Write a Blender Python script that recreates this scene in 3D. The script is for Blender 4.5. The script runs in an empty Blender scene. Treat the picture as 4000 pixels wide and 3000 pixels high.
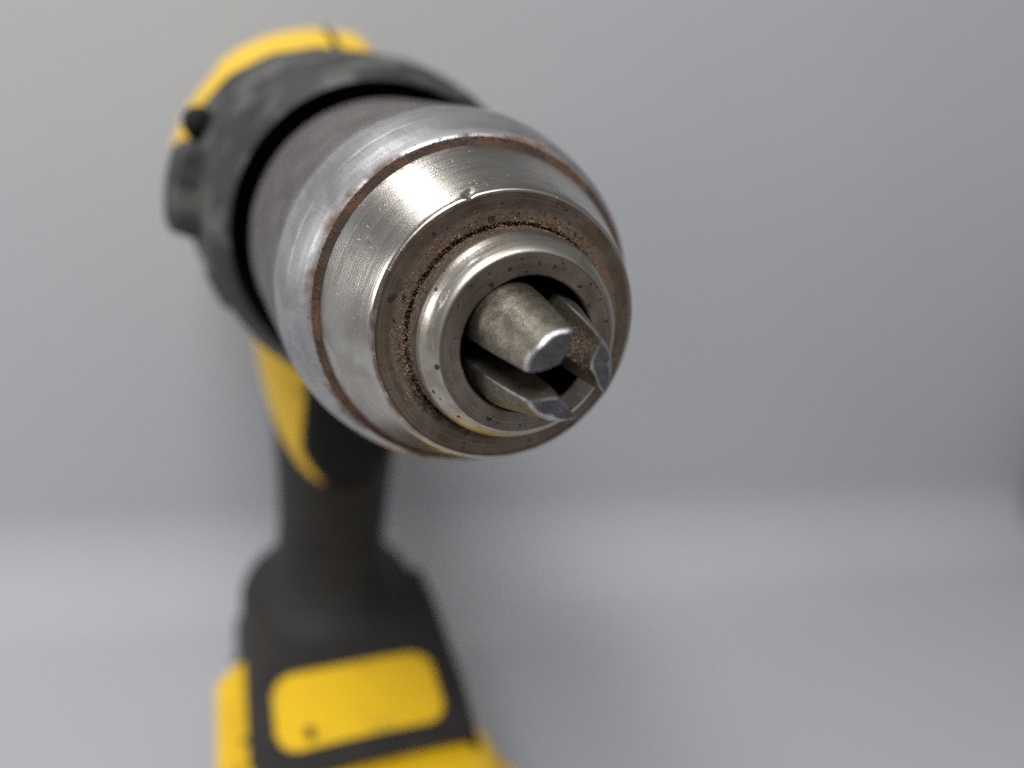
import bpy, bmesh, math, random
from mathutils import Vector, Matrix
random.seed(7)
PI = math.pi
MM = 0.001
AX = 175.0                      # height of the drill's axis above the table, mm
scene = bpy.context.scene
col = scene.collection

# ------------------------------------------------------------------ camera
cam_d = bpy.data.cameras.new('camera')
cam = bpy.data.objects.new('camera', cam_d)
col.objects.link(cam)
scene.camera = cam
cam_d.sensor_width = 36.0
cam_d.lens = 24.75
cam_d.clip_start = 0.002
cam_d.clip_end = 20.0
right = Vector((0.92443, -0.36789, 0.10043))
down = Vector((-0.03232, -0.33799, -0.9406))
fwd = Vector((0.37998, 0.86627, -0.32434))
rot = Matrix((right, -down, -fwd)).transposed()
cam.matrix_world = Matrix.Translation(Vector((-27.708, -64.957, 18.595 + AX)) * MM) @ rot.to_4x4()
cam_d.dof.use_dof = True
cam_d.dof.focus_distance = 0.0685
cam_d.dof.aperture_fstop = 8.4
cam_d.dof.aperture_blades = 0

# ------------------------------------------------------------------ world, lamps, exposure
world = bpy.data.worlds.new('World')
scene.world = world
world.use_nodes = True
bg = world.node_tree.nodes['Background']
bg.inputs['Color'].default_value = (0.98, 0.98, 1.0, 1)
bg.inputs['Strength'].default_value = 0.185

def area_lamp(name, loc, target, sx, sy, power, color=(1, 1, 1)):
    ld = bpy.data.lights.new(name, 'AREA')
    ld.shape = 'RECTANGLE'
    ld.size, ld.size_y = sx, sy
    ld.energy = power
    ld.color = color
    o = bpy.data.objects.new(name, ld)
    col.objects.link(o)
    o.location = loc
    o.rotation_euler = (Vector(target) - Vector(loc)).to_track_quat('-Z', 'Y').to_euler()
    return o
area_lamp('overhead_lamp', (-0.19, 0.25, 0.60), (0.0, 0.02, 0.10), 0.09, 0.14, 0.55, (1.0, 0.99, 0.975))
area_lamp('left_lamp', (-0.44, 0.13, 0.27), (0.02, 0.06, 0.16), 0.10, 0.13, 0.42, (1.0, 0.99, 0.975))
area_lamp('front_fill_lamp', (-0.26, -0.44, 0.93), (0.0, 0.15, 0.10), 0.55, 0.45, 8.9, (0.98, 0.99, 1.0))  # unseen fill added in front to brighten wall and floor

vs = scene.view_settings
vs.view_transform = 'Standard'
vs.look = 'None'
vs.exposure = 0.0
vs.gamma = 1.0
vs.use_curve_mapping = False
scene.render.engine = 'CYCLES'
scene.cycles.use_denoising = False     # the photograph has sensor grain of its own
scene.cycles.max_bounces = 7
scene.cycles.adaptive_threshold = 0.008

# ------------------------------------------------------------------ node helpers
class T:
    def __init__(self, name):
        self.m = bpy.data.materials.new(name)
        self.m.use_nodes = True
        self.t = self.m.node_tree
        self.n = self.t.nodes
        self.b = self.n['Principled BSDF']
        self._cyl = None
    def put(self, sock, v):
        if isinstance(v, bpy.types.NodeSocket):
            self.t.links.new(v, sock)
        elif isinstance(v, (tuple, list)):
            v = tuple(v)
            if len(sock.default_value) == 4 and len(v) == 3:
                v = v + (1,)
            sock.default_value = v
        else:
            sock.default_value = v
    def set(self, **kw):
        for k, v in kw.items():
            self.put(self.b.inputs[k.replace('_', ' ')], v)
    def math(self, op, a, b=0.0, c=0.0, clamp=False):
        n = self.n.new('ShaderNodeMath'); n.operation = op; n.use_clamp = clamp
        self.put(n.inputs[0], a); self.put(n.inputs[1], b); self.put(n.inputs[2], c)
        return n.outputs[0]
    def add(self, a, b): return self.math('ADD', a, b)
    def mul(self, a, b): return self.math('MULTIPLY', a, b)
    def sub(self, a, b): return self.math('SUBTRACT', a, b)
    def step(self, v, a, b, lo=0.0, hi=1.0):
        n = self.n.new('ShaderNodeMapRange'); n.interpolation_type = 'SMOOTHSTEP'
        self.put(n.inputs[0], v)
        for i, q in enumerate((a, b, lo, hi)): self.put(n.inputs[i + 1], q)
        return n.outputs[0]
    def mix(self, f, a, b):
        n = self.n.new('ShaderNodeMix'); n.data_type = 'RGBA'
        self.put(n.inputs[0], f); self.put(n.inputs[6], a); self.put(n.inputs[7], b)
        return n.outputs[2]
    def mixf(self, f, a, b):
        n = self.n.new('ShaderNodeMix'); n.data_type = 'FLOAT'
        self.put(n.inputs[0], f); self.put(n.inputs[2], a); self.put(n.inputs[3], b)
        return n.outputs[0]
    def xyz(self, x, y, z):
        n = self.n.new('ShaderNodeCombineXYZ')
        for i, v in enumerate((x, y, z)): self.put(n.inputs[i], v)
        return n.outputs[0]
    def mm(self):
        tc = self.n.new('ShaderNodeTexCoord')
        v = self.n.new('ShaderNodeVectorMath'); v.operation = 'SCALE'
        self.t.links.new(tc.outputs['Object'], v.inputs[0]); v.inputs[3].default_value = 1000.0
        return v.outputs[0]
    def cyl(self):
        """r, s (forward), cos and sin round the chuck axis, and the raw position, all in millimetres"""
        if self._cyl is None:
            p = self.mm()
            sp = self.n.new('ShaderNodeSeparateXYZ'); self.t.links.new(p, sp.inputs[0])
            x, y, z = sp.outputs
            r = self.math('SQRT', self.add(self.mul(x, x), self.mul(z, z)))
            rr = self.math('MAXIMUM', r, 0.01)
            self._cyl = (r, self.mul(y, -1.0), self.math('DIVIDE', x, rr), self.math('DIVIDE', z, rr), p)
        return self._cyl
    def noise(self, vec, scale=1.0, detail=3.0, rough=0.55, dist=0.0):
        n = self.n.new('ShaderNodeTexNoise')
        self.put(n.inputs['Vector'], vec)
        n.inputs['Scale'].default_value = scale; n.inputs['Detail'].default_value = detail
        n.inputs['Roughness'].default_value = rough; n.inputs['Distortion'].default_value = dist
        return n.outputs['Fac']
    def spots(self, vec, scale, power, size):
        """a few dark pits of uneven size: 1 inside a pit"""
        n = self.n.new('ShaderNodeTexVoronoi')
        self.put(n.inputs['Vector'], vec); n.inputs['Scale'].default_value = scale
        sp = self.n.new('ShaderNodeSeparateColor'); self.t.links.new(n.outputs['Color'], sp.inputs[0])
        rad = self.mul(self.math('POWER', sp.outputs[0], power), size)
        d = self.sub(n.outputs['Distance'], rad)
        return self.step(d, -0.03, 0.02, 1.0, 0.0)
    def bump(self, h, strength, dist=0.0001):
        n = self.n.new('ShaderNodeBump')
        n.inputs['Strength'].default_value = strength; n.inputs['Distance'].default_value = dist
        self.put(n.inputs['Height'], h)
        self.put(self.b.inputs['Normal'], n.outputs[0])
        return n.outputs[0]
    def radial_tangent(self):
        r, s, c, si, p = self.cyl()
        # direction round the axis; the drill is not rotated, so object and world agree
        self.put(self.b.inputs['Tangent'], self.xyz(self.mul(si, -1.0), 0.0, c))

def near(t, v, centre, half):
    """1 at centre, falling to 0 at +-half"""
    return t.step(t.math('ABSOLUTE', t.sub(v, centre)), 0.0, half, 1.0, 0.0)

# ------------------------------------------------------------------ materials
def m_cone():
    t = T('turned_steel_cone'); r, s, c, si, p = t.cyl()
    lines = t.noise(t.xyz(t.mul(s, 7.0), t.mul(c, 0.9), t.mul(si, 0.9)), 1.0, 3.0, 0.6)
    lines2 = t.noise(t.xyz(t.mul(s, 13.0), t.mul(c, 1.6), t.mul(si, 1.6)), 1.0, 2.0, 0.6)
    sm = t.noise(p, 0.16, 5.0, 0.6, 0.6)
    sm2 = t.noise(p, 0.7, 4.0, 0.65, 0.4)
    colr = t.mix(t.step(sm, 0.35, 0.68), (0.55, 0.528, 0.492), (0.38, 0.352, 0.312))
    colr = t.mix(t.mul(t.step(sm2, 0.55, 0.75), 0.35), colr, (0.40, 0.355, 0.30))
    # rust stain creeping from the groove and copper tint at the front lip
    edge = t.mul(near(t, s, -9.1, 1.0), t.step(sm2, 0.42, 0.62))
    colr = t.mix(t.mul(edge, 0.8), colr, (0.16, 0.085, 0.05))
    left = t.step(c, -0.2, -0.95)
    lip = t.mul(t.step(s, -0.34, 0.0), t.mul(left, t.step(sm2, 0.3, 0.55)))
    colr = t.mix(t.mul(lip, 0.85), colr, (0.20, 0.10, 0.07))
    # short handling scratches
    sc = t.noise(t.xyz(t.mul(s, 1.1), t.mul(c, 120.0), t.mul(si, 120.0)), 1.0, 1.0, 0.5)
    gate = t.step(t.noise(p, 0.45, 2.0), 0.50, 0.60)
    scr = t.mul(t.step(sc, 0.70, 0.74), gate)
    colr = t.mix(t.mul(scr, 0.6), colr, (0.85, 0.82, 0.78))
    pits = t.spots(p, 1.0, 9.0, 0.12)
    colr = t.mix(t.mul(pits, 0.7), colr, (0.08, 0.06, 0.05))
    rough = t.add(t.mixf(sm, 0.17, 0.30), t.mul(t.step(lines2, 0.35, 0.7), 0.08))
    rough = t.add(rough, t.mul(edge, 0.3))
    t.set(Base_Color=colr, Metallic=1.0, Roughness=rough, Anisotropic=0.65)
    t.radial_tangent()
    h = t.add(t.mul(lines, 0.55), t.add(t.mul(lines2, 0.28), t.add(t.mul(pits, -1.2), t.mul(scr, -0.5))))
    colr = t.mix(t.mul(t.step(lines2, 0.5, 0.7), 0.22), colr, (0.30, 0.27, 0.23))
    t.set(Base_Color=colr)
    t.bump(h, 0.42, 0.00006)
    return t.m

def m_face(name, r0, dust_r, dust_w, base, base2):
    t = T(name); r, s, c, si, p = t.cyl()
    lines = t.noise(t.xyz(t.mul(r, 6.5), t.mul(c, 0.7), t.mul(si, 0.7)), 1.0, 1.0, 0.5)
    sm = t.noise(p, 0.28, 5.0, 0.62, 0.5)
    fine = t.noise(p, 3.2, 3.0, 0.65)
    colr = t.mix(t.step(sm, 0.32, 0.68), base, base2)
    colr = t.mix(t.mul(t.step(lines, 0.45, 0.7), 0.28), colr, (0.36, 0.30, 0.25))
    colr = t.mix(t.mul(t.step(fine, 0.5, 0.72), 0.30), colr, (0.15, 0.11, 0.08))
    patch = t.noise(p, 0.33, 4.0, 0.6)
    dust = t.mul(t.step(t.add(near(t, r, dust_r, dust_w), t.sub(patch, 0.5)), 0.18, 0.75), t.step(fine, 0.34, 0.60))
    rustn = t.step(t.noise(p, 0.55, 3.0), 0.42, 0.62)
    colr = t.mix(t.mul(dust, 0.75), colr, t.mix(rustn, (0.13, 0.092, 0.06), (0.19, 0.095, 0.045)))
    wv = t.n.new('ShaderNodeTexNoise'); wv.inputs['Scale'].default_value = 1.6; wv.inputs['Detail'].default_value = 2.0
    t.put(wv.inputs['Vector'], p)
    va = t.n.new('ShaderNodeVectorMath'); va.operation = 'MULTIPLY_ADD'
    t.put(va.inputs[0], wv.outputs['Color']); va.inputs[1].default_value = (0.9, 0.9, 0.9); t.put(va.inputs[2], p)
    pw = va.outputs[0]
    pits = t.spots(pw, 0.75, 5.0, 0.42)
    pits2 = t.mul(t.spots(pw, 1.7, 2.6, 0.40), t.step(t.noise(p, 0.25, 2.0), 0.34, 0.52))
    pit = t.math('MAXIMUM', pits, pits2)
    soot = t.mul(t.step(t.add(t.mul(c, -0.57), t.mul(si, -0.82)), 0.70, 0.98), t.step(t.add(near(t, r, dust_r - 0.1, 2.0), t.mul(t.sub(t.noise(p, 0.9, 4.0, 0.65), 0.5), 1.6)), 0.45, 0.95))
    soot = t.mul(soot, 1.0 if dust_r > 5 else 0.0)
    colr = t.mix(t.mul(soot, 0.85), colr, (0.022, 0.017, 0.013))
    colr = t.mix(t.mul(pit, 0.95), colr, (0.018, 0.015, 0.014))
    metal = t.sub(0.92, t.math('MAXIMUM', t.mul(dust, 0.6), t.mul(pit, 0.6)))
    rough = t.add(t.mixf(sm, 0.36, 0.50), t.math('MAXIMUM', t.mul(dust, 0.3), t.mul(pit, 0.3)))
    t.set(Base_Color=colr, Metallic=metal, Roughness=rough, Anisotropic=0.35)
    t.radial_tangent()
    t.bump(t.add(t.mul(lines, 0.7), t.add(t.mul(fine, 0.25), t.mul(pit, -1.0))), 0.38, 0.00008)
    return t.m

def m_nose():
    t = T('nose_steel'); r, s, c, si, p = t.cyl()
    lines = t.noise(t.xyz(t.mul(s, 9.0), t.mul(c, 1.0), t.mul(si, 1.0)), 1.0, 2.0, 0.6)
    sm = t.noise(p, 0.4, 5.0, 0.62, 0.5)
    fine = t.noise(p, 3.0, 3.0, 0.65)
    colr = t.mix(t.step(sm, 0.33, 0.68), (0.50, 0.47, 0.425), (0.34, 0.30, 0.25))
    low = t.mul(t.step(s, 2.4, 0.4), t.step(fine, 0.38, 0.62))
    colr = t.mix(t.mul(low, 0.75), colr, (0.19, 0.135, 0.09))
    pits = t.spots(p, 1.1, 9.0, 0.36)
    colr = t.mix(t.mul(pits, 0.85), colr, (0.03, 0.025, 0.02))
    t.set(Base_Color=colr, Metallic=t.sub(1.0, t.mul(low, 0.5)), Roughness=t.add(t.mixf(sm, 0.28, 0.44), t.mul(low, 0.3)), Anisotropic=0.5)
    t.radial_tangent()
    t.bump(t.add(t.mul(lines, 0.6), t.add(t.mul(fine, 0.4), t.mul(pits, -0.4))), 0.32, 0.00007)
    return t.m

def m_band():
    t = T('bead_blasted_steel_band'); r, s, c, si, p = t.cyl()
    sm = t.noise(p, 0.22, 5.0, 0.6, 0.5)
    fine = t.noise(p, 4.0, 3.0, 0.6)
    str_ = t.noise(t.xyz(t.mul(s, 0.25), t.mul(c, 60.0), t.mul(si, 60.0)), 1.0, 3.0, 0.6)
    colr = t.mix(t.step(sm, 0.35, 0.68), (0.49, 0.485, 0.495), (0.34, 0.332, 0.338))
    colr = t.mix(t.mul(t.step(str_, 0.52, 0.70), 0.25), colr, (0.70, 0.68, 0.68))
    rust = t.mul(t.step(t.add(s, t.mul(t.sub(t.noise(p, 0.5, 4.0, 0.65), 0.5), 2.6)), -10.7, -9.7), t.step(t.noise(p, 0.20, 3.0, 0.6), 0.40, 0.58))
    rcol = t.mix(t.step(fine, 0.4, 0.62), (0.10, 0.055, 0.035), (0.23, 0.105, 0.045))
    colr = t.mix(t.mul(rust, 0.9), colr, rcol)
    t.set(Base_Color=colr, Metallic=t.sub(1.0, t.mul(rust, 0.75)), Roughness=t.add(t.mixf(sm, 0.42, 0.54), t.mul(rust, 0.3)), Anisotropic=0.2)
    t.radial_tangent()
    t.bump(t.add(t.mul(fine, 0.5), t.mul(str_, 0.3)), 0.22, 0.00008)
    return t.m

def m_knurl():
    t = T('knurled_steel_sleeve'); r, s, c, si, p = t.cyl()
    th = t.math('ARCTAN2', si, c)
    a = t.mul(th, 210.0); b = t.mul(s, 9.5)
    k = t.mul(t.math('SINE', t.add(a, b)), t.math('SINE', t.sub(a, b)))
    sm = t.noise(p, 0.25, 5.0, 0.6, 0.4)
    colr = t.mix(t.step(sm, 0.33, 0.68), (0.25, 0.232, 0.224), (0.165, 0.15, 0.143))
    colr = t.mix(t.step(k, -0.1, -0.8), colr, (0.07, 0.063, 0.06))
    t.set(Base_Color=colr, Metallic=0.85, Roughness=0.5)
    t.bump(k, 0.35, 0.0001)
    return t.m

def m_jaw(name, base, base2, rough, metal=1.0, dirt=0.0, bump=0.35):
    t = T(name); p = t.mm()
    sm = t.noise(p, 0.9, 5.0, 0.65, 0.6)
    fine = t.noise(p, 5.0, 3.0, 0.7)
    colr = t.mix(t.step(sm, 0.32, 0.66), base, base2)
    colr = t.mix(t.mul(t.step(fine, 0.45, 0.68), 0.5), colr, tuple(v * 0.5 for v in base2))
    colr = t.mix(t.mul(t.step(t.noise(p, 1.9, 4.0, 0.7), 0.56, 0.68), 0.45), colr, (0.12, 0.085, 0.055))
    colr = t.mix(t.mul(t.step(fine, 0.50, 0.36), 0.35), colr, tuple(min(1, v * 1.5) for v in base))
    if dirt:
        colr = t.mix(t.mul(t.step(t.noise(p, 1.3, 4.0), 0.36, 0.62), dirt), colr, (0.06, 0.042, 0.027))
        metal = metal * (1 - 0.6 * dirt)
    t.set(Base_Color=colr, Metallic=metal, Roughness=t.mixf(fine, rough, rough + 0.18))
    ln = t.n.new('ShaderNodeVectorMath'); ln.operation = 'MULTIPLY'
    t.put(ln.inputs[0], p); ln.inputs[1].default_value = (0.4, 7.0, 0.4)
    lines = t.noise(ln.outputs[0], 1.0, 2.0, 0.6)
    t.bump(t.add(t.mul(lines, 0.8), t.add(fine, t.mul(sm, 0.6))), bump, 0.0001)
    return t.m

def m_grain(name, cols):
    t = T(name); p = t.mm()
    n = t.n.new('ShaderNodeTexWhiteNoise')
    v = t.n.new('ShaderNodeVectorMath'); v.operation = 'SNAP'
    t.put(v.inputs[0], p); t.put(v.inputs[1], (0.23, 0.23, 0.23))
    t.t.links.new(v.outputs[0], n.inputs['Vector'])
    w = n.outputs['Value']
    c = t.mix(t.step(w, 0.2, 0.5), cols[0], cols[1])
    c = t.mix(t.step(w, 0.6, 0.95), c, cols[2])
    t.set(Base_Color=c, Roughness=0.8)
    return t.m

def m_plastic(name, base, rough, smudge=None, amount=0.0, scale=0.08, lo=0.5, hi=0.7, bump=0.1):
    t = T(name); p = t.mm()
    n = t.noise(p, scale, 4.0, 0.55, 0.5); f = t.noise(p, 2.2, 3.0)
    c = base
    if smudge:
        c = t.mix(t.mul(t.step(n, lo, hi), amount), base, smudge)
    t.set(Base_Color=c, Roughness=t.mixf(n, rough - 0.06, rough + 0.1))
    t.bump(f, bump, 0.0002)
    return t.m

def m_yellow():
    t = T('yellow_plastic'); p = t.mm()
    n = t.noise(p, 0.05, 4.0, 0.55, 0.5); g = t.noise(p, 0.17, 6.0, 0.7, 1.0); f = t.noise(p, 2.2, 3.0)
    c = t.mix(t.mul(t.step(n, 0.42, 0.72), 0.55), (0.88, 0.55, 0.012), (0.74, 0.44, 0.012))
    c = t.mix(t.mul(t.step(g, 0.56, 0.72), 0.55), c, (0.30, 0.19, 0.045))
    sp = t.spots(p, 0.16, 16.0, 0.30)
    c = t.mix(t.mul(sp, 0.8), c, (0.07, 0.05, 0.03))
    t.set(Base_Color=c, Roughness=t.mixf(g, 0.32, 0.58))
    t.bump(t.add(f, t.mul(g, 2.0)), 0.12, 0.0002)
    return t.m

M = dict(
    cone=m_cone(),
    face=m_face('sleeve_face_steel', 0, 11.2, 2.4, (0.20, 0.156, 0.12), (0.125, 0.089, 0.061)),
    noseface=m_face('nose_face_steel', 0, 2.0, 0.5, (0.24, 0.20, 0.172), (0.155, 0.12, 0.094)),
    nose=m_nose(), band=m_band(), knurl=m_knurl(),
    groove=m_plastic('groove_rust', (0.05, 0.034, 0.026), 0.8, (0.145, 0.07, 0.038), 0.9, 0.35, 0.42, 0.62, 0.5),
    cavity=m_plastic('black_bore_shade', (0.012, 0.011, 0.010), 0.6),  # shade of the deep bore and nose gap put into the colour
    jaw=m_jaw('jaw_steel', (0.31, 0.29, 0.25), (0.17, 0.145, 0.105), 0.38),
    jawtip=m_jaw('jaw_end_steel', (0.19, 0.183, 0.19), (0.12, 0.114, 0.12), 0.38, bump=0.2),
    jawworn=m_jaw('worn_bright_jaw_edge', (0.55, 0.55, 0.575), (0.43, 0.425, 0.44), 0.31, bump=0.06),
    jawgrip=m_jaw('dirty_shaded_jaw_grip', (0.13, 0.112, 0.09), (0.075, 0.06, 0.045), 0.5, 0.8, 0.6),  # dirt, with the base darkened further to stand for shade in the hole
    dirt=m_grain('chuck_dust', ((0.06, 0.038, 0.023), (0.19, 0.115, 0.062), (0.36, 0.25, 0.15))),
    rust=m_grain('rust_flakes', ((0.06, 0.036, 0.026), (0.16, 0.078, 0.04), (0.32, 0.165, 0.075))),
    sand=m_grain('sandy_dust', ((0.10, 0.062, 0.035), (0.22, 0.145, 0.08), (0.40, 0.29, 0.17))),
    yellow=m_yellow(),
    black=m_plastic('black_rubber', (0.0135, 0.0115, 0.0105), 0.7, (0.025, 0.0215, 0.019), 0.8, 0.06, 0.4, 0.7, 0.15),
    collar=m_plastic('scuffed_black_collar', (0.017, 0.018, 0.020), 0.58, (0.13, 0.125, 0.11), 0.8, 0.10, 0.46, 0.66, 0.12),
    trigger=m_plastic('black_trigger_plastic', (0.010, 0.011, 0.013), 0.5),
    gap=m_plastic('black_plastic_gap_shade', (0.008, 0.008, 0.009), 0.6),  # shade of the collar gap painted near-black; also black knob and seam
    battery=m_plastic('black_battery_plastic', (0.022, 0.022, 0.023), 0.5),
    darkgrey=m_plastic('dark_grey_plastic', (0.055, 0.055, 0.055), 0.45),  # even dark grey of the battery rails and the round object
    grey=m_plastic('grey_plastic_core', (0.20, 0.20, 0.19), 0.5),
)

for k_ in ('trigger', 'gap', 'cavity'):
    M[k_].node_tree.nodes['Principled BSDF'].inputs['Specular IOR Level'].default_value = 0.18

# ------------------------------------------------------------------ mesh helpers (all in millimetres; X right, Y back, Z up)
def mesh_obj(name, verts, faces, mats, parent=None, origin=(0, 0, 0), mi=None, smooth=True, sharp=35):
    me = bpy.data.meshes.new(name)
    ox, oy, oz = origin
    me.from_pydata([((x - ox) * MM, (y - oy) * MM, (z - oz) * MM) for x, y, z in verts], [], faces)
    for m in (mats if isinstance(mats, (list, tuple)) else [mats]):
        me.materials.append(M[m])
    if mi:
        me.polygons.foreach_set('material_index', mi)
    me.update()
    if smooth:
        me.polygons.foreach_set('use_smooth', [True] * len(me.polygons))
        me.set_sharp_from_angle(angle=math.radians(sharp))
    o = bpy.data.objects.new(name, me)
    col.objects.link(o)
    place(o, parent, origin)
    return o

def place(o, parent, origin):
    o['_o'] = [float(v) for v in origin]
    po = (0, 0, 0)
    if parent is not None:
        o.parent = parent
        po = parent['_o']
    o.location = [(origin[i] - po[i]) * MM for i in range(3)]

def bm_obj(name, bm, mats, parent, origin, sharp=30):
    bm.normal_update()
    me = bpy.data.meshes.new(name)
    for v in bm.verts:
        v.co = (v.co - Vector(origin)) * MM
    bm.to_mesh(me); bm.free()
    for m in (mats if isinstance(mats, (list, tuple)) else [mats]):
        me.materials.append(M[m])
    me.polygons.foreach_set('use_smooth', [True] * len(me.polygons))
    me.set_sharp_from_angle(angle=math.radians(sharp))
    o = bpy.data.objects.new(name, me); col.objects.link(o)
    place(o, parent, origin)
    return o

def empty(name, origin):
    o = bpy.data.objects.new(name, None); col.objects.link(o)
    o.empty_display_size = 0.02
    place(o, None, origin)
    return o

CH = (0.0, 0.0, AX)      # chuck centre = origin of every turned part (Y = -s)

def refine(prof, step):
    """subdivide a profile [(s, r, mat), ...]; mat belongs to the span that starts there"""
    out = []
    for a, b in zip(prof, prof[1:]):
        n = max(1, int(math.ceil(math.hypot(b[0] - a[0], b[1] - a[1]) / step)))
        for i in range(n):
            k = i / n
            out.append((a[0] + (b[0] - a[0]) * k, a[1] + (b[1] - a[1]) * k, a[2]))
    out.append(prof[-1])
    return out

def lathe(name, prof, mats, parent, seg=256, step=0.8, dents=(), sharp=32, rfun=None):
    pr = refine(prof, step)
    V, F, MI = [], [], []
    for s, r, m in pr:
        for j in range(seg):
            a = 2 * PI * j / seg
            rr = r if rfun is None else rfun(s, r, a)
            ss = s
            for (da, ds, wa, ws, depth, dr) in dents:      # azimuth, s, widths, depth, target radius
                d = (a - da + PI) % (2 * PI) - PI
                q = (d * r / wa) ** 2 + ((s - ds) / ws) ** 2 + ((r - dr) / 0.9) ** 2
                if q < 4:
                    e = math.exp(-q * 1.6)
                    rr -= depth * e; ss -= depth * 0.5 * e
            V.append((rr * math.cos(a), -ss, AX + rr * math.sin(a)))
    for i in range(len(pr) - 1):
        for j in range(seg):
            k = (j + 1) % seg
            F.append((i * seg + j, i * seg + k, (i + 1) * seg + k, (i + 1) * seg + j)); MI.append(pr[i][2])
    return mesh_obj(name, V, F, mats, parent, CH, MI, True, sharp)

def loft(name, rings, mats, parent, origin, caps=True, sharp=40, close=True):
    n = len(rings[0]); V = [p for r in rings for p in r]; F = []
    for i in range(len(rings) - 1):
        for j in range(n if close else n - 1):
            k = (j + 1) % n
            F.append((i * n + j, i * n + k, (i + 1) * n + k, (i + 1) * n + j))
    if caps:
        F.append(tuple(range(n - 1, -1, -1)))
        F.append(tuple((len(rings) - 1) * n + j for j in range(n)))
    return mesh_obj(name, V, F, mats, parent, origin, None, True, sharp)

def sup(a, n):
    """unit superellipse point at angle a"""
    c, s = math.cos(a), math.sin(a)
    return (math.copysign(abs(c) ** (2 / n), c), math.copysign(abs(s) ** (2 / n), s))

def grains(name, mat, pts, parent, kind=True):
    V, F = [], []
    base = [(1, 0, 0), (-1, 0, 0), (0, 1, 0), (0, -1, 0), (0, 0, 1), (0, 0, -1)]
    tri = [(0, 2, 4), (2, 1, 4), (1, 3, 4), (3, 0, 4), (2, 0, 5), (1, 2, 5), (3, 1, 5), (0, 3, 5)]
    for (x, y, z, g) in pts:
        b = len(V)
        ax = Vector((random.gauss(0, 1), random.gauss(0, 1), random.gauss(0, 1))).normalized()
        R = Matrix.Rotation(random.uniform(0, 6.28), 3, ax)
        sc = [g * random.uniform(0.6, 1.3) for _ in range(3)]
        for q in base:
            v = R @ Vector((q[0] * sc[0], q[1] * sc[1], q[2] * sc[2]))
            V.append((x + v.x, y + v.y, z + v.z))
        F += [(b + i, b + j, b + k) for i, j, k in tri]
    o = mesh_obj(name, V, F, mat, parent, CH, None, False)
    if kind: o['kind'] = 'stuff'
    return o

# ------------------------------------------------------------------ setting: one seamless grey sheet, floor curving up into the back
def backdrop():
    prof = [(-900, 0)]
    y0, R = 176.0, 38.0
    prof += [(-900 + (y0 + 900) * i / 10, 0) for i in range(1, 11)]
    prof += [(y0 + R * math.sin(a), R - R * math.cos(a)) for a in [PI / 2 * i / 24 for i in range(1, 25)]]
    prof += [(y0 + R + 6 * i / 8, R + 300 * i / 8) for i in range(1, 9)]
    xs = [-900 + 60 * i for i in range(31)]
    V = []; F = []
    yaw = math.radians(-7.0)
    for x in xs:
        for y, z in prof:
            V.append((x * math.cos(yaw) - y * math.sin(yaw), x * math.sin(yaw) + y * math.cos(yaw), z))
    n = len(prof)
    for i in range(len(xs) - 1):
        for j in range(n - 1):
            F.append((i * n + j, (i + 1) * n + j, (i + 1) * n + j + 1, i * n + j + 1))
    t = T('matte_grey_backdrop'); p = t.mm()
    a = t.noise(p, 0.010, 3.0, 0.5); b = t.noise(p, 1.4, 3.0, 0.6)
    c = t.mix(a, (0.422, 0.430, 0.450), (0.462, 0.470, 0.488))
    c = t.mix(t.mul(t.step(b, 0.4, 0.75), 0.12), c, (0.38, 0.38, 0.40))
    t.set(Base_Color=c, Roughness=0.7)
    t.put(t.b.inputs['Specular IOR Level'], 0.2)
    t.bump(b, 0.12, 0.0003)
    M['backdrop'] = t.m
    o = mesh_obj('backdrop', V, F, 'backdrop', None, (0, 0, 0), None, True, 60)
    o['kind'] = 'structure'
    o['label'] = 'smooth grey sheet sweeping from table up into back wall'
backdrop()

# ------------------------------------------------------------------ the drill
DR = (0.0, 105.0, 0.0)
drill = empty('cordless_drill', DR)
drill['label'] = 'worn yellow and black cordless drill standing with steel chuck towards the viewer'
drill['category'] = 'drill'

# ---- chuck -------------------------------------------------------
chuck = lathe('chuck', [(-19.0, 20.6, 0), (-19.25, 21.75, 0), (-19.6, 21.95, 0), (-24, 22.15, 0), (-50, 23.0, 0), (-52.6, 23.1, 0),
                        (-53.4, 22.6, 1), (-53.6, 20.0, 1), (-74.5, 19.6, 1)], ['knurl', 'gap'], drill, 256, 1.2)
chuck['label'] = 'steel keyless chuck with fine knurled sleeve'
lathe('front_band', [(-9.2, 17.2, 1), (-9.5, 18.45, 1), (-9.62, 18.85, 0), (-9.8, 19.1, 0), (-10.1, 19.35, 0), (-10.6, 19.72, 0), (-12, 20.28, 0), (-14.0, 20.85, 0),
                     (-14.12, 20.80, 0), (-14.3, 20.92, 0), (-16.5, 21.45, 0), (-18.2, 21.78, 0), (-19.0, 21.86, 0), (-19.3, 21.7, 0), (-19.5, 20.5, 0)],
      ['band', 'groove'], chuck, 320, 0.35, sharp=40)
deg = math.radians
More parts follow.
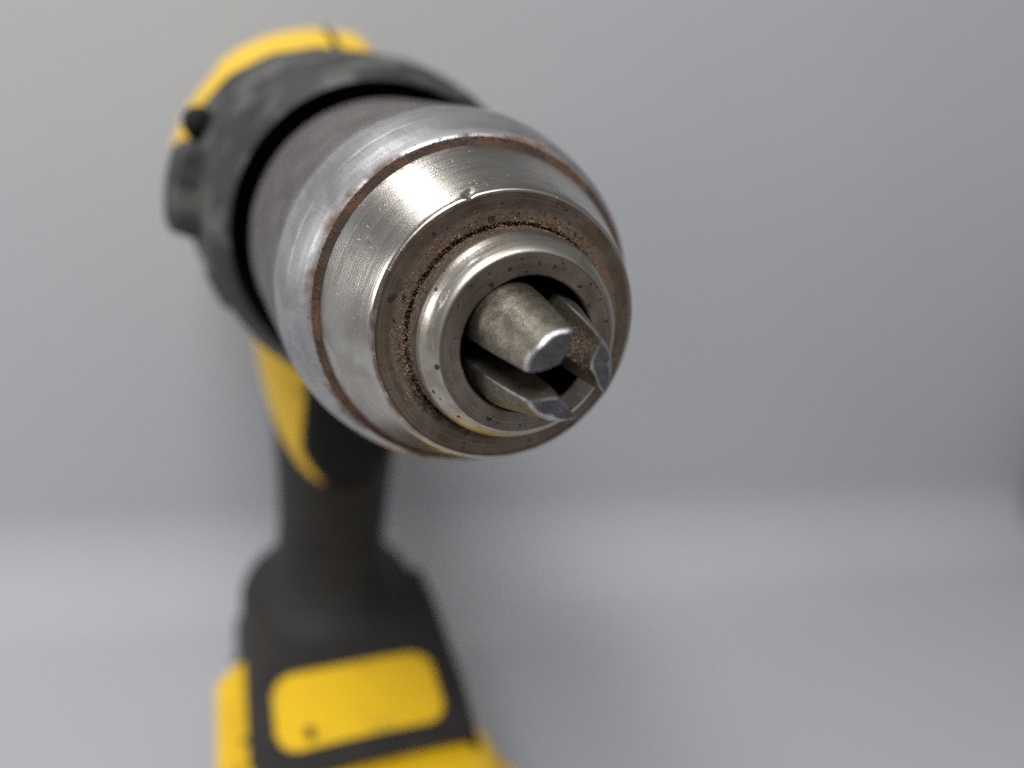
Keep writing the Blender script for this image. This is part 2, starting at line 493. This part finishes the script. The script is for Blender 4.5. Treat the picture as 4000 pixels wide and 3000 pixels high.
lathe('front_cone', [(-11.5, 17.0, 2), (-9.7, 17.35, 2), (-9.45, 17.8, 2), (-9.3, 18.02, 0), (-9.0, 18.04, 0), (-4.5, 16.25, 0), (-1.0, 14.86, 0), (-0.5, 14.64, 0),
                     (-0.22, 14.48, 0), (-0.06, 14.30, 0), (0.0, 14.08, 1), (-0.10, 13.9, 1), (-0.10, 11.32, 1), (-0.22, 11.16, 1), (-0.6, 11.1, 3), (-2.6, 11.1, 3)],
      ['cone', 'face', 'groove', 'cavity'], chuck, 512, 0.22,
      dents=[(deg(113), -0.35, 0.55, 0.45, 0.16, 14.5), (deg(111), -0.9, 0.4, 0.3, 0.08, 14.8), (deg(246), -0.5, 0.9, 0.22, 0.16, 14.6),
             (deg(183), -0.2, 1.2, 0.3, 0.10, 14.4), (deg(175), -0.1, 0.8, 0.3, 0.10, 14.3), (deg(215), -0.3, 0.5, 0.3, 0.10, 14.4),
             (deg(150), -4.5, 0.22, 0.7, 0.05, 16.2), (deg(205), -0.3, 1.0, 0.3, 0.08, 14.4)])
lathe('nose', [(-2.6, 10.84, 2), (0.2, 10.84, 0), (1.4, 10.80, 0), (2.4, 10.68, 0), (3.1, 10.45, 0), (3.8, 10.08, 0), (4.36, 9.66, 0), (4.62, 9.42, 0), (4.78, 9.22, 0), (4.84, 9.05, 1),
               (4.82, 8.8, 1), (4.78, 7.05, 1), (4.66, 6.90, 0), (4.50, 6.86, 2), (3.6, 6.86, 2), (2.2, 7.6, 2), (-6, 9.6, 2), (-16, 10.4, 2), (-16.2, 0.05, 2)],
      ['nose', 'noseface', 'cavity'], chuck, 512, 0.2,
      dents=[(deg(153), 4.1, 0.95, 0.16, 0.15, 9.85), (deg(236), 4.3, 0.7, 0.14, 0.18, 9.65), (deg(180), 4.35, 0.6, 0.16, 0.10, 9.65),
             (deg(60), 4.6, 0.45, 0.2, 0.12, 9.4), (deg(345), 4.6, 0.3, 0.3, 0.12, 9.4), (deg(262), 4.4, 0.5, 0.15, 0.10, 9.6), (deg(128), 4.0, 0.9, 0.2, 0.05, 9.9)])

# ---- jaws: inclined rods cut to a 120 degree wedge
TIP, ALPHA, RJ, C0, RHO = 13.9, deg(15.0), 4.15, 0.0, 1.75
def jaw(psi, label, seed, rnd_s, rnd_in, tip=TIP):
    rnd = random.Random(seed)
    er = Vector((math.cos(psi), 0, math.sin(psi))); et = Vector((-math.sin(psi), 0, math.cos(psi))); fw = Vector((0, -1, 0))
    rx = RJ / math.cos(ALPHA)
    NS, NA = 9, 44                                  # points on each grip face and on the round back
    wob = [rnd.gauss(0, 1) for _ in range(400)]
    def wear(s, t):
        g = max(0.0, min(1.0, (s - (tip - 3.2)) / 3.2)); g = g * g
        if seed == 1: return (-0.55 + 0.35 * math.exp(-(t / 0.9) ** 2)) * max(0.0, 1 - (abs(t) / 2.9) ** 4)
        return g * (0.42 * math.exp(-(t / 0.8) ** 2) + 0.13 * math.sin(2.1 * t + seed * 1.7) * max(0.0, 1 - (abs(t) / 2.9) ** 4))
    def section(s, chamf):
        """outline across the axis: apex, grip face, corner, round back, corner, grip face; (radial, tangential, kind)"""
        c = C0 + math.tan(ALPHA) * (tip - s)
        # corner where the 120 degree wedge meets the ellipse: r = RHO + t/sqrt3
        k = 1 / math.sqrt(3); q = RHO - c
        A = k * k / rx ** 2 + 1 / RJ ** 2; B = 2 * q * k / rx ** 2; D = q * q / rx ** 2 - 1
        t1 = (-B + math.sqrt(B * B - 4 * A * D)) / (2 * A)
        a1 = math.atan2(t1 / RJ, (RHO + t1 * k - c) / rx)
        P = []
        for i in range(NS):
            t = t1 * (0.03 + 0.94 * i / (NS - 1)); P.append((RHO + t * k + wear(s, t), t, 3))
        for i in range(NA):
            a = a1 * (0.965 - 1.93 * i / (NA - 1)); P.append((c + rx * math.cos(a), RJ * math.sin(a), 0))
        for i in range(NS):
            t = -t1 * (0.97 - 0.94 * i / (NS - 1)); P.append((RHO - t * k + wear(s, t), t, 3))
        cen = (sum(p[0] for p in P) / len(P), 0.0)
        out = []
        for i, p in enumerate(P):
            d = chamf * (1.0 if p[2] == 0 else 0.30) * (1 + 0.25 * math.sin(i * 0.16 + seed) + 0.04 * math.sin(i * 0.9 + 2 * seed))
            v = Vector((p[0] - cen[0], p[1])); L = v.length
            v *= max(0.2, 1 - d / max(L, 0.3))
            out.append((cen[0] + v.x, cen[1] + v.y))
        return out
    S = [-2 + (tip - rnd_s + 2) * i / 40 for i in range(41)]
    sl = [(s, 0.0) for s in S] + [(tip - rnd_s * (1 - math.sin(a)), rnd_in * (1 - math.cos(a))) for a in (0.35, 0.65, 0.95, 1.25, PI / 2)]
    V, F, MI = [], [], []
    n = 2 * NS + NA
    for q, (s, ch) in enumerate(sl):
        for i, (r, t) in enumerate(section(s, ch)):
            ds = 0.0 if q < 41 else 0.07 * math.sin(i * 0.21 + seed * 2) * (q - 40) / 5
            p = Vector((0, -s - ds, AX)) + er * r + et * t
            V.append(tuple(p))
    def kind(i):
        if i < NS - 1 or NS + NA <= i < n - 1: return 3
        if i in (NS - 1, NS + NA - 1, n - 1): return 2
        return 0
    for q in range(len(sl) - 1):
        for i in range(n):
            k = (i + 1) % n
            F.append((q * n + i, q * n + k, (q + 1) * n + k, (q + 1) * n + i))
            m = kind(i)
            if q >= 42 or (q >= 41 and m == 0): m = 2
            MI.append(m)
    F.append(tuple(range(n))); MI.append(3)
    F.append(tuple((len(sl) - 1) * n + i for i in range(n - 1, -1, -1))); MI.append(1)
    F = [f[::-1] for f in F]
    o = mesh_obj('jaw', V, F, ['jaw', 'jawtip', 'jawworn', 'jawgrip'], chuck, CH, MI, True, 28)
    o['label'] = label
    return er, et
JA = [deg(133), deg(14), deg(250)]
jaw(JA[0], 'upper chuck jaw showing its round outer back', 1, 0.50, 0.40)
er2, et2 = jaw(JA[1], 'right chuck jaw with sandy dust on its grip face', 2, 0.6, 0.6)
jaw(JA[2], 'lower chuck jaw with dark cut end', 3, 0.6, 0.6)

# ---- dust in the gap, rust in the groove, sand on the right jaw
def ang_w(a, peaks, floor=0.15):
    w = floor
    for c, h, s in peaks:
        d = (a - deg(c) + PI) % (2 * PI) - PI
        w += h * math.exp(-(d / deg(s)) ** 2)
    return w
pts = []
while len(pts) < 5200:
    a = random.uniform(0, 2 * PI)
    if random.random() > ang_w(a, [(188, 1.0, 32), (120, 0.5, 40), (75, 0.6, 25), (235, 0.25, 20)], 0.06): continue
    cl = 0.5 + 0.5 * math.sin(a * 17 + 2 * math.sin(a * 7)) * math.sin(a * 5.3 + 1)
    if random.random() > 0.25 + cl: continue
    if random.random() < 0.42:
        r = 11.15 + abs(random.gauss(0, 0.25 + 0.6 * cl)); s = -0.08
    elif random.random() < 0.6:
        r = random.uniform(10.86, 11.12); s = -random.uniform(0.1, 0.7)
    else:
        r = 10.86; s = abs(random.gauss(0, 0.55))
    pts.append((r * math.cos(a), -s, AX + r * math.sin(a), random.choice((0.025, 0.03, 0.04, 0.05, 0.065, 0.10))))
grains('gap_dust', 'dirt', pts, chuck)
pts = []
while len(pts) < 3000:
    a = random.uniform(0, 2 * PI)
    if random.random() > ang_w(a, [(165, 0.7, 40), (80, 0.7, 25), (120, 0.3, 30), (205, 0.4, 25)], 0.22): continue
    r = random.uniform(18.0, 18.9) + (random.random() < 0.2) * random.uniform(0, 0.5); s = -9.5 - max(0, r - 18.8) * 0.8 - random.uniform(-0.05, 0.10)
    pts.append((r * math.cos(a), -s, AX + r * math.sin(a), random.choice((0.03, 0.04, 0.05, 0.07, 0.10))))
grains('groove_rust', 'rust', pts, chuck)
pts = []
fw = Vector((0, -1, 0))
vdir = (et2 * 0.866 + er2 * 0.5)
while len(pts) < 1700:
    s = random.gauss(9.6, 2.2); q = abs(random.gauss(1.4, 0.9))
    if s > TIP - 0.3 or q > 2.9: continue
    if random.random() > 0.35 + 0.65 * math.sin(s * 2.3 + q * 3) ** 2: continue
    p = Vector((0, -s, AX)) + er2 * (RHO + 0.02) + vdir * q
    pts.append((p.x, p.y, p.z, random.choice((0.02, 0.03, 0.04, 0.05, 0.075))))
for _ in range(260):
    s = random.gauss(9.0, 2.4); q = abs(random.gauss(0.4, 0.7))
    if s > TIP - 0.6 or q > 2.4: continue
    p = Vector((0, -s, AX)) + er2 * (RHO + 0.02) + (er2 * 0.5 - et2 * 0.866) * q
    pts.append((p.x, p.y, p.z, random.choice((0.02, 0.03, 0.04, 0.05))))
grains('jaw_sand', 'sand', pts, chuck)
pts = []
for _ in range(420):      # stray specks on the faces and in the bore
    a = random.uniform(0, 2 * PI)
    if random.random() < 0.6: r, s = random.uniform(11.2, 14.0), -0.08
    else: r, s = random.uniform(7.0, 9.0), 4.80
    pts.append((r * math.cos(a), -s, AX + r * math.sin(a), random.choice((0.022, 0.03, 0.04))))
grains('face_specks', 'sand', pts, chuck)

# ---- clutch collar behind the chuck
def collar_r(s, r, a):
    k = min(1.0, max(0.0, (-s - 60.0) / 30.0))
    up = math.sin(a); side = abs(math.cos(a))
    extra = 3.8 * math.exp(-((math.asin(max(-1, min(1, up))) - 0.60) / 0.75) ** 2)
    lob = 0.12 * math.cos(24 * a)
    if r < 26.5: return r
    return r + k * (extra + 1.2) + lob * (0.4 + 0.6 * k)
collar = lathe('clutch_collar', [(-74, 12.0, 1), (-74, 25.2, 1), (-58.2, 25.3, 1), (-57.2, 25.5, 1), (-56.9, 25.9, 0), (-57.4, 26.6, 0), (-59.6, 27.8, 0), (-61.5, 28.5, 0), (-63.0, 29.0, 0), (-75, 29.8, 0), (-88, 30.4, 0), (-91, 30.2, 0), (-92.5, 29.0, 0), (-93, 12, 1)],
               ['collar', 'gap'], drill, 240, 1.5, rfun=collar_r, sharp=45)
collar['label'] = 'black plastic clutch collar with grey scuffs'

def rib_ring(name, a0, half, r_in, r_out, s0, s1, mat, parent, seg=14):
    """a raised bar bent round the collar, rounded ends"""
    rings = []
    for i in range(9):
        k = i / 8; s = s0 + (s1 - s0) * k
        e = (1 - abs(2 * k - 1) ** 4) ** 0.5 if 0 < k < 1 else 0.25
        ring = []
        for j in range(seg + 1):
            a = a0 + half * (2 * j / seg - 1)
            q = (1 - abs(2 * j / seg - 1) ** 8.0) ** 0.5
            rr = r_in + (r_out - r_in) * max(0.0, q) * (0.45 + 0.55 * e)
            ring.append((rr * math.cos(a), -s, AX + rr * math.sin(a)))
        for j in range(seg, -1, -1):
            a = a0 + half * (2 * j / seg - 1)
            ring.append(((r_in - 2) * math.cos(a), -s, AX + (r_in - 2) * math.sin(a)))
        rings.append(ring)
    return loft(name, rings, mat, parent, CH, True, 50)
for a in (172, 8):
    rib_ring('finger_grip', deg(a), deg(15), 31.5, 36.6, -74, -94, 'collar', collar)
for a in (205, 335):
    rib_ring('finger_grip', deg(a), deg(9), 29.5, 32.0, -74, -92, 'collar', collar)
def knob(x, y, z, r, mat, parent, name):
    bm = bmesh.new()
    bmesh.ops.create_uvsphere(bm, u_segments=24, v_segments=16, radius=r)
    for v in bm.verts:
        v.co = Vector((v.co.x * 0.95, v.co.y * 1.3, v.co.z * 1.05)) + Vector((x, y, z))
    return bm_obj(name, bm, mat, parent, CH, 60)
knob(-30.2, 80, AX + 15.9, 2.9, 'gap', collar, 'selector_knob')

# ---- yellow motor housing
def housing_ring(s):
    k = min(1, max(0, (-s - 90) / 30)); k = k * k * (3 - 2 * k)
    b = max(0.0, (-s - 168) / 32.0)
    R0 = (31.0 + 7.8 * k) * (1 - 0.27 * b ** 1.7)
    ring = []
    for j in range(180):
        a = 2 * PI * j / 180
        c, si = math.cos(a), math.sin(a)
        low = min(1.0, max(0.0, (0.06 - si) / 0.25))
        r = R0 - (R0 - 29.0) * low if R0 > 29 else R0
        # a shallow raised saddle over the top, stepping down to the flanks
        d = abs(math.degrees(a) - 90)
        r -= 0.9 * min(1, max(0, (d - 42) / 4)) * k * (si > 0)
        g = min(1, max(0, (84 - math.degrees(a)) / 12)) if si > 0 else 0
        r -= 7.5 * g * k * (r > 33)
        ring.append((r * c, -s, AX + r * si))
    return ring
hs = [-80, -86, -92, -100, -110, -120, -130, -140, -150, -158, -161, -164, -167, -170, -174,  -180, -186, -190, -194, -197, -199, -200]
housing = loft('motor_housing', [housing_ring(s) for s in hs], 'yellow', drill, CH, True, 50)
housing['label'] = 'yellow plastic motor housing behind the collar'
def box_part(name, cx, cy, cz, hx, hy, hz, bev, mat, parent, origin=CH):
    bm = bmesh.new()
    bmesh.ops.create_cube(bm, size=2.0)
    for v in bm.verts: v.co = Vector((v.co.x * hx, v.co.y * hy, v.co.z * hz))
    bmesh.ops.bevel(bm, geom=bm.edges[:], offset=bev, segments=4, affect='EDGES', profile=0.5)
    for v in bm.verts: v.co += Vector((cx, cy, cz))
    return bm_obj(name, bm, mat, parent, origin, 40)
sv, sf = [], []
sa = deg(95.0)
for i_, s_ in enumerate(hs[3:-4]):
    R_ = max(math.hypot(p[0], p[2] - AX) for p in housing_ring(s_))
    for da, dr in ((0.022, -1.5), (0.022, 0.12), (-0.022, 0.12), (-0.022, -1.5)):
        sv.append(((R_ + dr) * math.cos(sa + da), -s_, AX + (R_ + dr) * math.sin(sa + da)))
    if i_:
        b_ = 4 * i_
        sf += [(b_ - 4 + q, b_ + q, b_ + (q + 1) % 4, b_ - 4 + (q + 1) % 4) for q in range(4)]
mesh_obj('top_seam', sv, sf, 'gap', housing, CH)
lathe('rear_cap', [(-198.5, 27, 0), (-202, 26.5, 0), (-205, 22, 0), (-206.5, 14, 0), (-207, 0.1, 0)], ['battery'], housing, 96, 3)

# ---- handle: yellow neck over black rubber grip
def handle_ring(h, n=96, grow=0.0):
    """half width, centre s, half depth at height h below the axis"""
    tab = [(-18, 22, -118, 36), (-34, 19.6, -116, 30), (-46, 17.6, -115, 25.5), (-60, 15.6, -115, 22), (-75, 14.7, -116, 20.5), (-90, 14.3, -117, 20.5), (-99, 14.9, -116, 21.5),
           (-103.5, 17.0, -115, 23), (-106.5, 20.5, -114, 25), (-108.5, 23.6, -113, 27), (-112, 25.0, -114, 28), (-137, 25.4, -115, 29)]
    for a, b in zip(tab, tab[1:]):
        if b[0] <= h <= a[0]:
            k = (h - a[0]) / (b[0] - a[0])
            w, c, d = [a[i] + (b[i] - a[i]) * k for i in (1, 2, 3)]
            break
    ring = []
    for j in range(n):
        x, y = sup(2 * PI * j / n, 2.5)
        ring.append(((w + grow) * x, -(c + (d + grow) * y), AX + h))
    return ring
H0, H1 = -18.0, -136.5
hh = [H0 + (H1 - H0) * i / 118 for i in range(119)]
handle = loft('handle', [handle_ring(h) for h in hh], 'black', drill, DR, True, 50)
handle['label'] = 'black rubber grip of the drill'
# yellow shell hugging front and sides of the neck, ending in two tongues beside the trigger
V, F = [], []
NV = 96
hy = [-18.0 - 52.0 * i / 130 for i in range(131)]
for h in hy: V += handle_ring(h, NV, 0.7)
def in_yellow(j, h):
    x, y = sup(2 * PI * (j + 0.5) / NV, 2.5)       # y = 1 is the front
    lim = -41.5 - 21.5 * max(0.0, (y - 0.15) / 0.75) if y > 0.15 else -41.5 - 4 * (y - 0.15)
    return h > max(lim, -65.0)
for i in range(len(hy) - 1):
    for j in range(NV):
        if in_yellow(j, hy[i]):
            k = (j + 1) % NV
            F.append((i * NV + j, i * NV + k, (i + 1) * NV + k, (i + 1) * NV + j))
neck = mesh_obj('neck_shell', V, F, 'yellow', handle, DR)
sm = neck.modifiers.new('thickness', 'SOLIDIFY'); sm.thickness = 0.9 * MM; sm.offset = -1
neck['label'] = 'yellow shell round the top of the grip'

# trigger: a rounded wedge in front of the neck
rings = []
for i in range(25):
    h = -24 - 44.5 * i / 24
    k = (h + 24) / -44.5
    w = 11.2 * min(1.0, (1 - max(0, k - 0.72) / 0.30) ** 0.6 if k > 0.72 else 1.0)
    frontS = -78.0 - 11.0 * math.sin(PI / 2 * min(1, k * 1.6)) - (7.0 * max(0, (k - 0.8) / 0.2) ** 2)
    backS = -104.0
    w = max(w, 1.5)
    ring = []
    for j in range(40):
        x, y = sup(2 * PI * j / 40, 4.5)
        ring.append((w * x + 0.3, -((frontS + backS) / 2 + (frontS - backS) / 2 * y), AX + h))
    rings.append(ring)
trig = loft('trigger', rings, 'trigger', drill, DR, True, 50)
trig['label'] = 'black finger trigger under the collar'

# ---- foot: yellow base, black rubber cover with a window, yellow panel in the window
def foot_top(l, s):
    """top of the rubber cover"""
    base = -105.5 - 0.17 * (s + 100) if s > -100 else -105.5 + 0.02 * (s + 100)
    return base - 0.9 * (abs(l) / 24.0) ** 2
def base_top(l, s):
    f = min(1.0, max(0.0, (s + 74) / 14.0)); f = f * f * (3 - 2 * f)
    d = 8.6 * f * (1 - min(1.0, abs(l) / 33.0) ** 8)
    if s > -42: d -= 0.10 * (s + 42) ** 2
    return -126.0 + d
S_F, S_B = -32.0, -107.0
def foot_half(s):
    w = 32.0
    if s > -48: w -= 6.0 * ((s + 48) / 16.0) ** 2
    if s < -101: w -= 4.0 * ((-101 - s) / 6.0) ** 2
    return w
rings = []
for i in range(62):
    s = S_F + (S_B - S_F) * i / 61
    w = foot_half(s); ring = []
    for j in range(49):
        l = w * (2 * j / 48 - 1)
        if l > 0: l *= 0.96 + 0.24 * min(1.0, max(0.0, (s + 64) / 14.0))
        drop = 2.0 * max(0.0, (abs(2 * j / 48 - 1) - 0.9) / 0.1) ** 2
        ring.append((l, -s, AX + base_top(l, s) - drop))
    for l in (w * (0.96 + 0.24 * min(1.0, max(0.0, (s + 64) / 14.0))), w * 0.93): ring.append((l, -s, AX - 137.5))
    for l in (-w * 0.97, -w): ring.append((l, -s, AX - 137.5))
    rings.append(ring)
foot = loft('foot', rings, 'yellow', drill, DR, True, 45)
foot['label'] = 'yellow foot of the drill above the battery'

def rrect(x, y, cx, cy, hx, hy, r):
    qx, qy = abs(x - cx) - hx + r, abs(y - cy) - hy + r
    return math.hypot(max(qx, 0), max(qy, 0)) + min(max(qx, qy), 0) - r
def cover():
    da, ds = 0.5, 0.5
    A, S0, S1 = 39.0, -113.0, -50.0
    na, ns = int(2 * A / da), int((S1 - S0) / ds)
    ids, V, F = {}, [], []
    RR, FL = 4.0, 24.9
    def half(s, a): return (FL if s < -70 else FL - 1.6 * ((s + 70) / 18.0)) + (2.8 if a > 0 else 0.0)
    def pos(a, s):
        hw = half(s, a); b = abs(a); flat = hw - RR
        if b < flat: l, d = b, 0.0
        elif b < flat + RR * PI / 2:
            t = (b - flat) / RR; l, d = flat + RR * math.sin(t), RR * (1 - math.cos(t))
        else: l, d = hw, RR + (b - flat - RR * PI / 2)
        l = math.copysign(l, a)
        z = foot_top(l, s) - d
        if s > -55: z -= 0.10 * (s + 55) ** 2
        return (l, -s, AX + max(z, -127.5))
    def inside(a, s):
        fr = -54.0 + 0.25 * math.sin(a * 0.33) * (1 if a > -4 else 0)
        if s > fr: return False
        return rrect(a, s, 0.3, -70.0, 19.6, 10.4, 5.0) > 0
    def vid(i, j):
        if (i, j) not in ids:
            ids[(i, j)] = len(V); V.append(pos(-A + i * da, S0 + j * ds))
        return ids[(i, j)]
    for i in range(na):
        for j in range(ns):
            if inside(-A + (i + .5) * da, S0 + (j + .5) * ds):
                F.append((vid(i, j), vid(i + 1, j), vid(i + 1, j + 1), vid(i, j + 1)))
    F = [f[::-1] for f in F]
    o = mesh_obj('rubber_cover', V, F, 'black', foot, DR, None, True, 60)
    m = o.modifiers.new('thickness', 'SOLIDIFY'); m.thickness = 1.6 * MM; m.offset = -1
    o['label'] = 'black rubber cover with a rounded window on the foot'
    # the yellow panel that fills the window
    rings = []
    for dz in (-0.7, -4.0):
        rings.append([])
        for i in range(72):
            x, y = sup(2 * PI * i / 72, 4.5)
            l, s = 0.3 + 20.6 * x, -70.0 + 11.4 * y
            rings[-1].append((l, -s, AX + foot_top(l, s) + dz))
    p = loft('window_panel', rings, 'yellow', foot, DR, True, 45)
    p['label'] = 'yellow panel showing in the rubber window'
cover()
knob(-12.0, 63.5, AX - 112.2, 1.2, 'black', foot, 'screw_recess')
battery = box_part('battery', 0, 92, 19.0, 26.5, 57, 18.9, 5, 'battery', drill, DR)
battery['label'] = 'black slide-on battery under the foot'
box_part('release_button', 0, 34.4, 24, 14, 2.0, 6.5, 1.4, 'yellow', battery, DR)
for x in (-26.2, 26.2):
    box_part('side_rail', x, 95, 20, 1.6, 46, 3.0, 1.0, 'darkgrey', battery, DR)

# ------------------------------------------------------------------ dark round thing cut off by the right edge of the picture
def roll():
    cx, cy, R, hw = 451.0, 115.0, 65.0, 22.0
    o0 = (cx, cy, 0.0)
    e = empty('dark_roll', o0)
    e['label'] = 'dark grey rounded object cut off by the right edge of the photo'
    e['category'] = 'roll'
    def ring_mesh(name, prof, mat):
        V, F = [], []; seg = 96; n = len(prof)
        for y, r in prof:
            for j in range(seg):
                a = 2 * PI * j / seg
                V.append((cx + r * math.cos(a), cy + y, R + 0.2 + r * math.sin(a)))
        for i in range(n):
            for j in range(seg):
                k = (j + 1) % seg; b = (i + 1) % n
                F.append((i * seg + j, i * seg + k, b * seg + k, b * seg + j))
        mesh_obj(name, V, F, mat, e, o0, None, True, 40)
    ring_mesh('tape', [(-hw, R - 3), (-hw + 1, R - 0.8), (-hw + 3, R), (hw - 3, R), (hw - 1, R - 0.8), (hw, R - 3), (hw, R - 22), (-hw, R - 22)], 'darkgrey')
    ring_mesh('core', [(-hw - 0.5, R - 22.5), (hw + 0.5, R - 22.5), (hw + 0.5, R - 26), (-hw - 0.5, R - 26)], 'grey')
roll()

for o in bpy.data.objects:
    if '_o' in o: del o['_o']
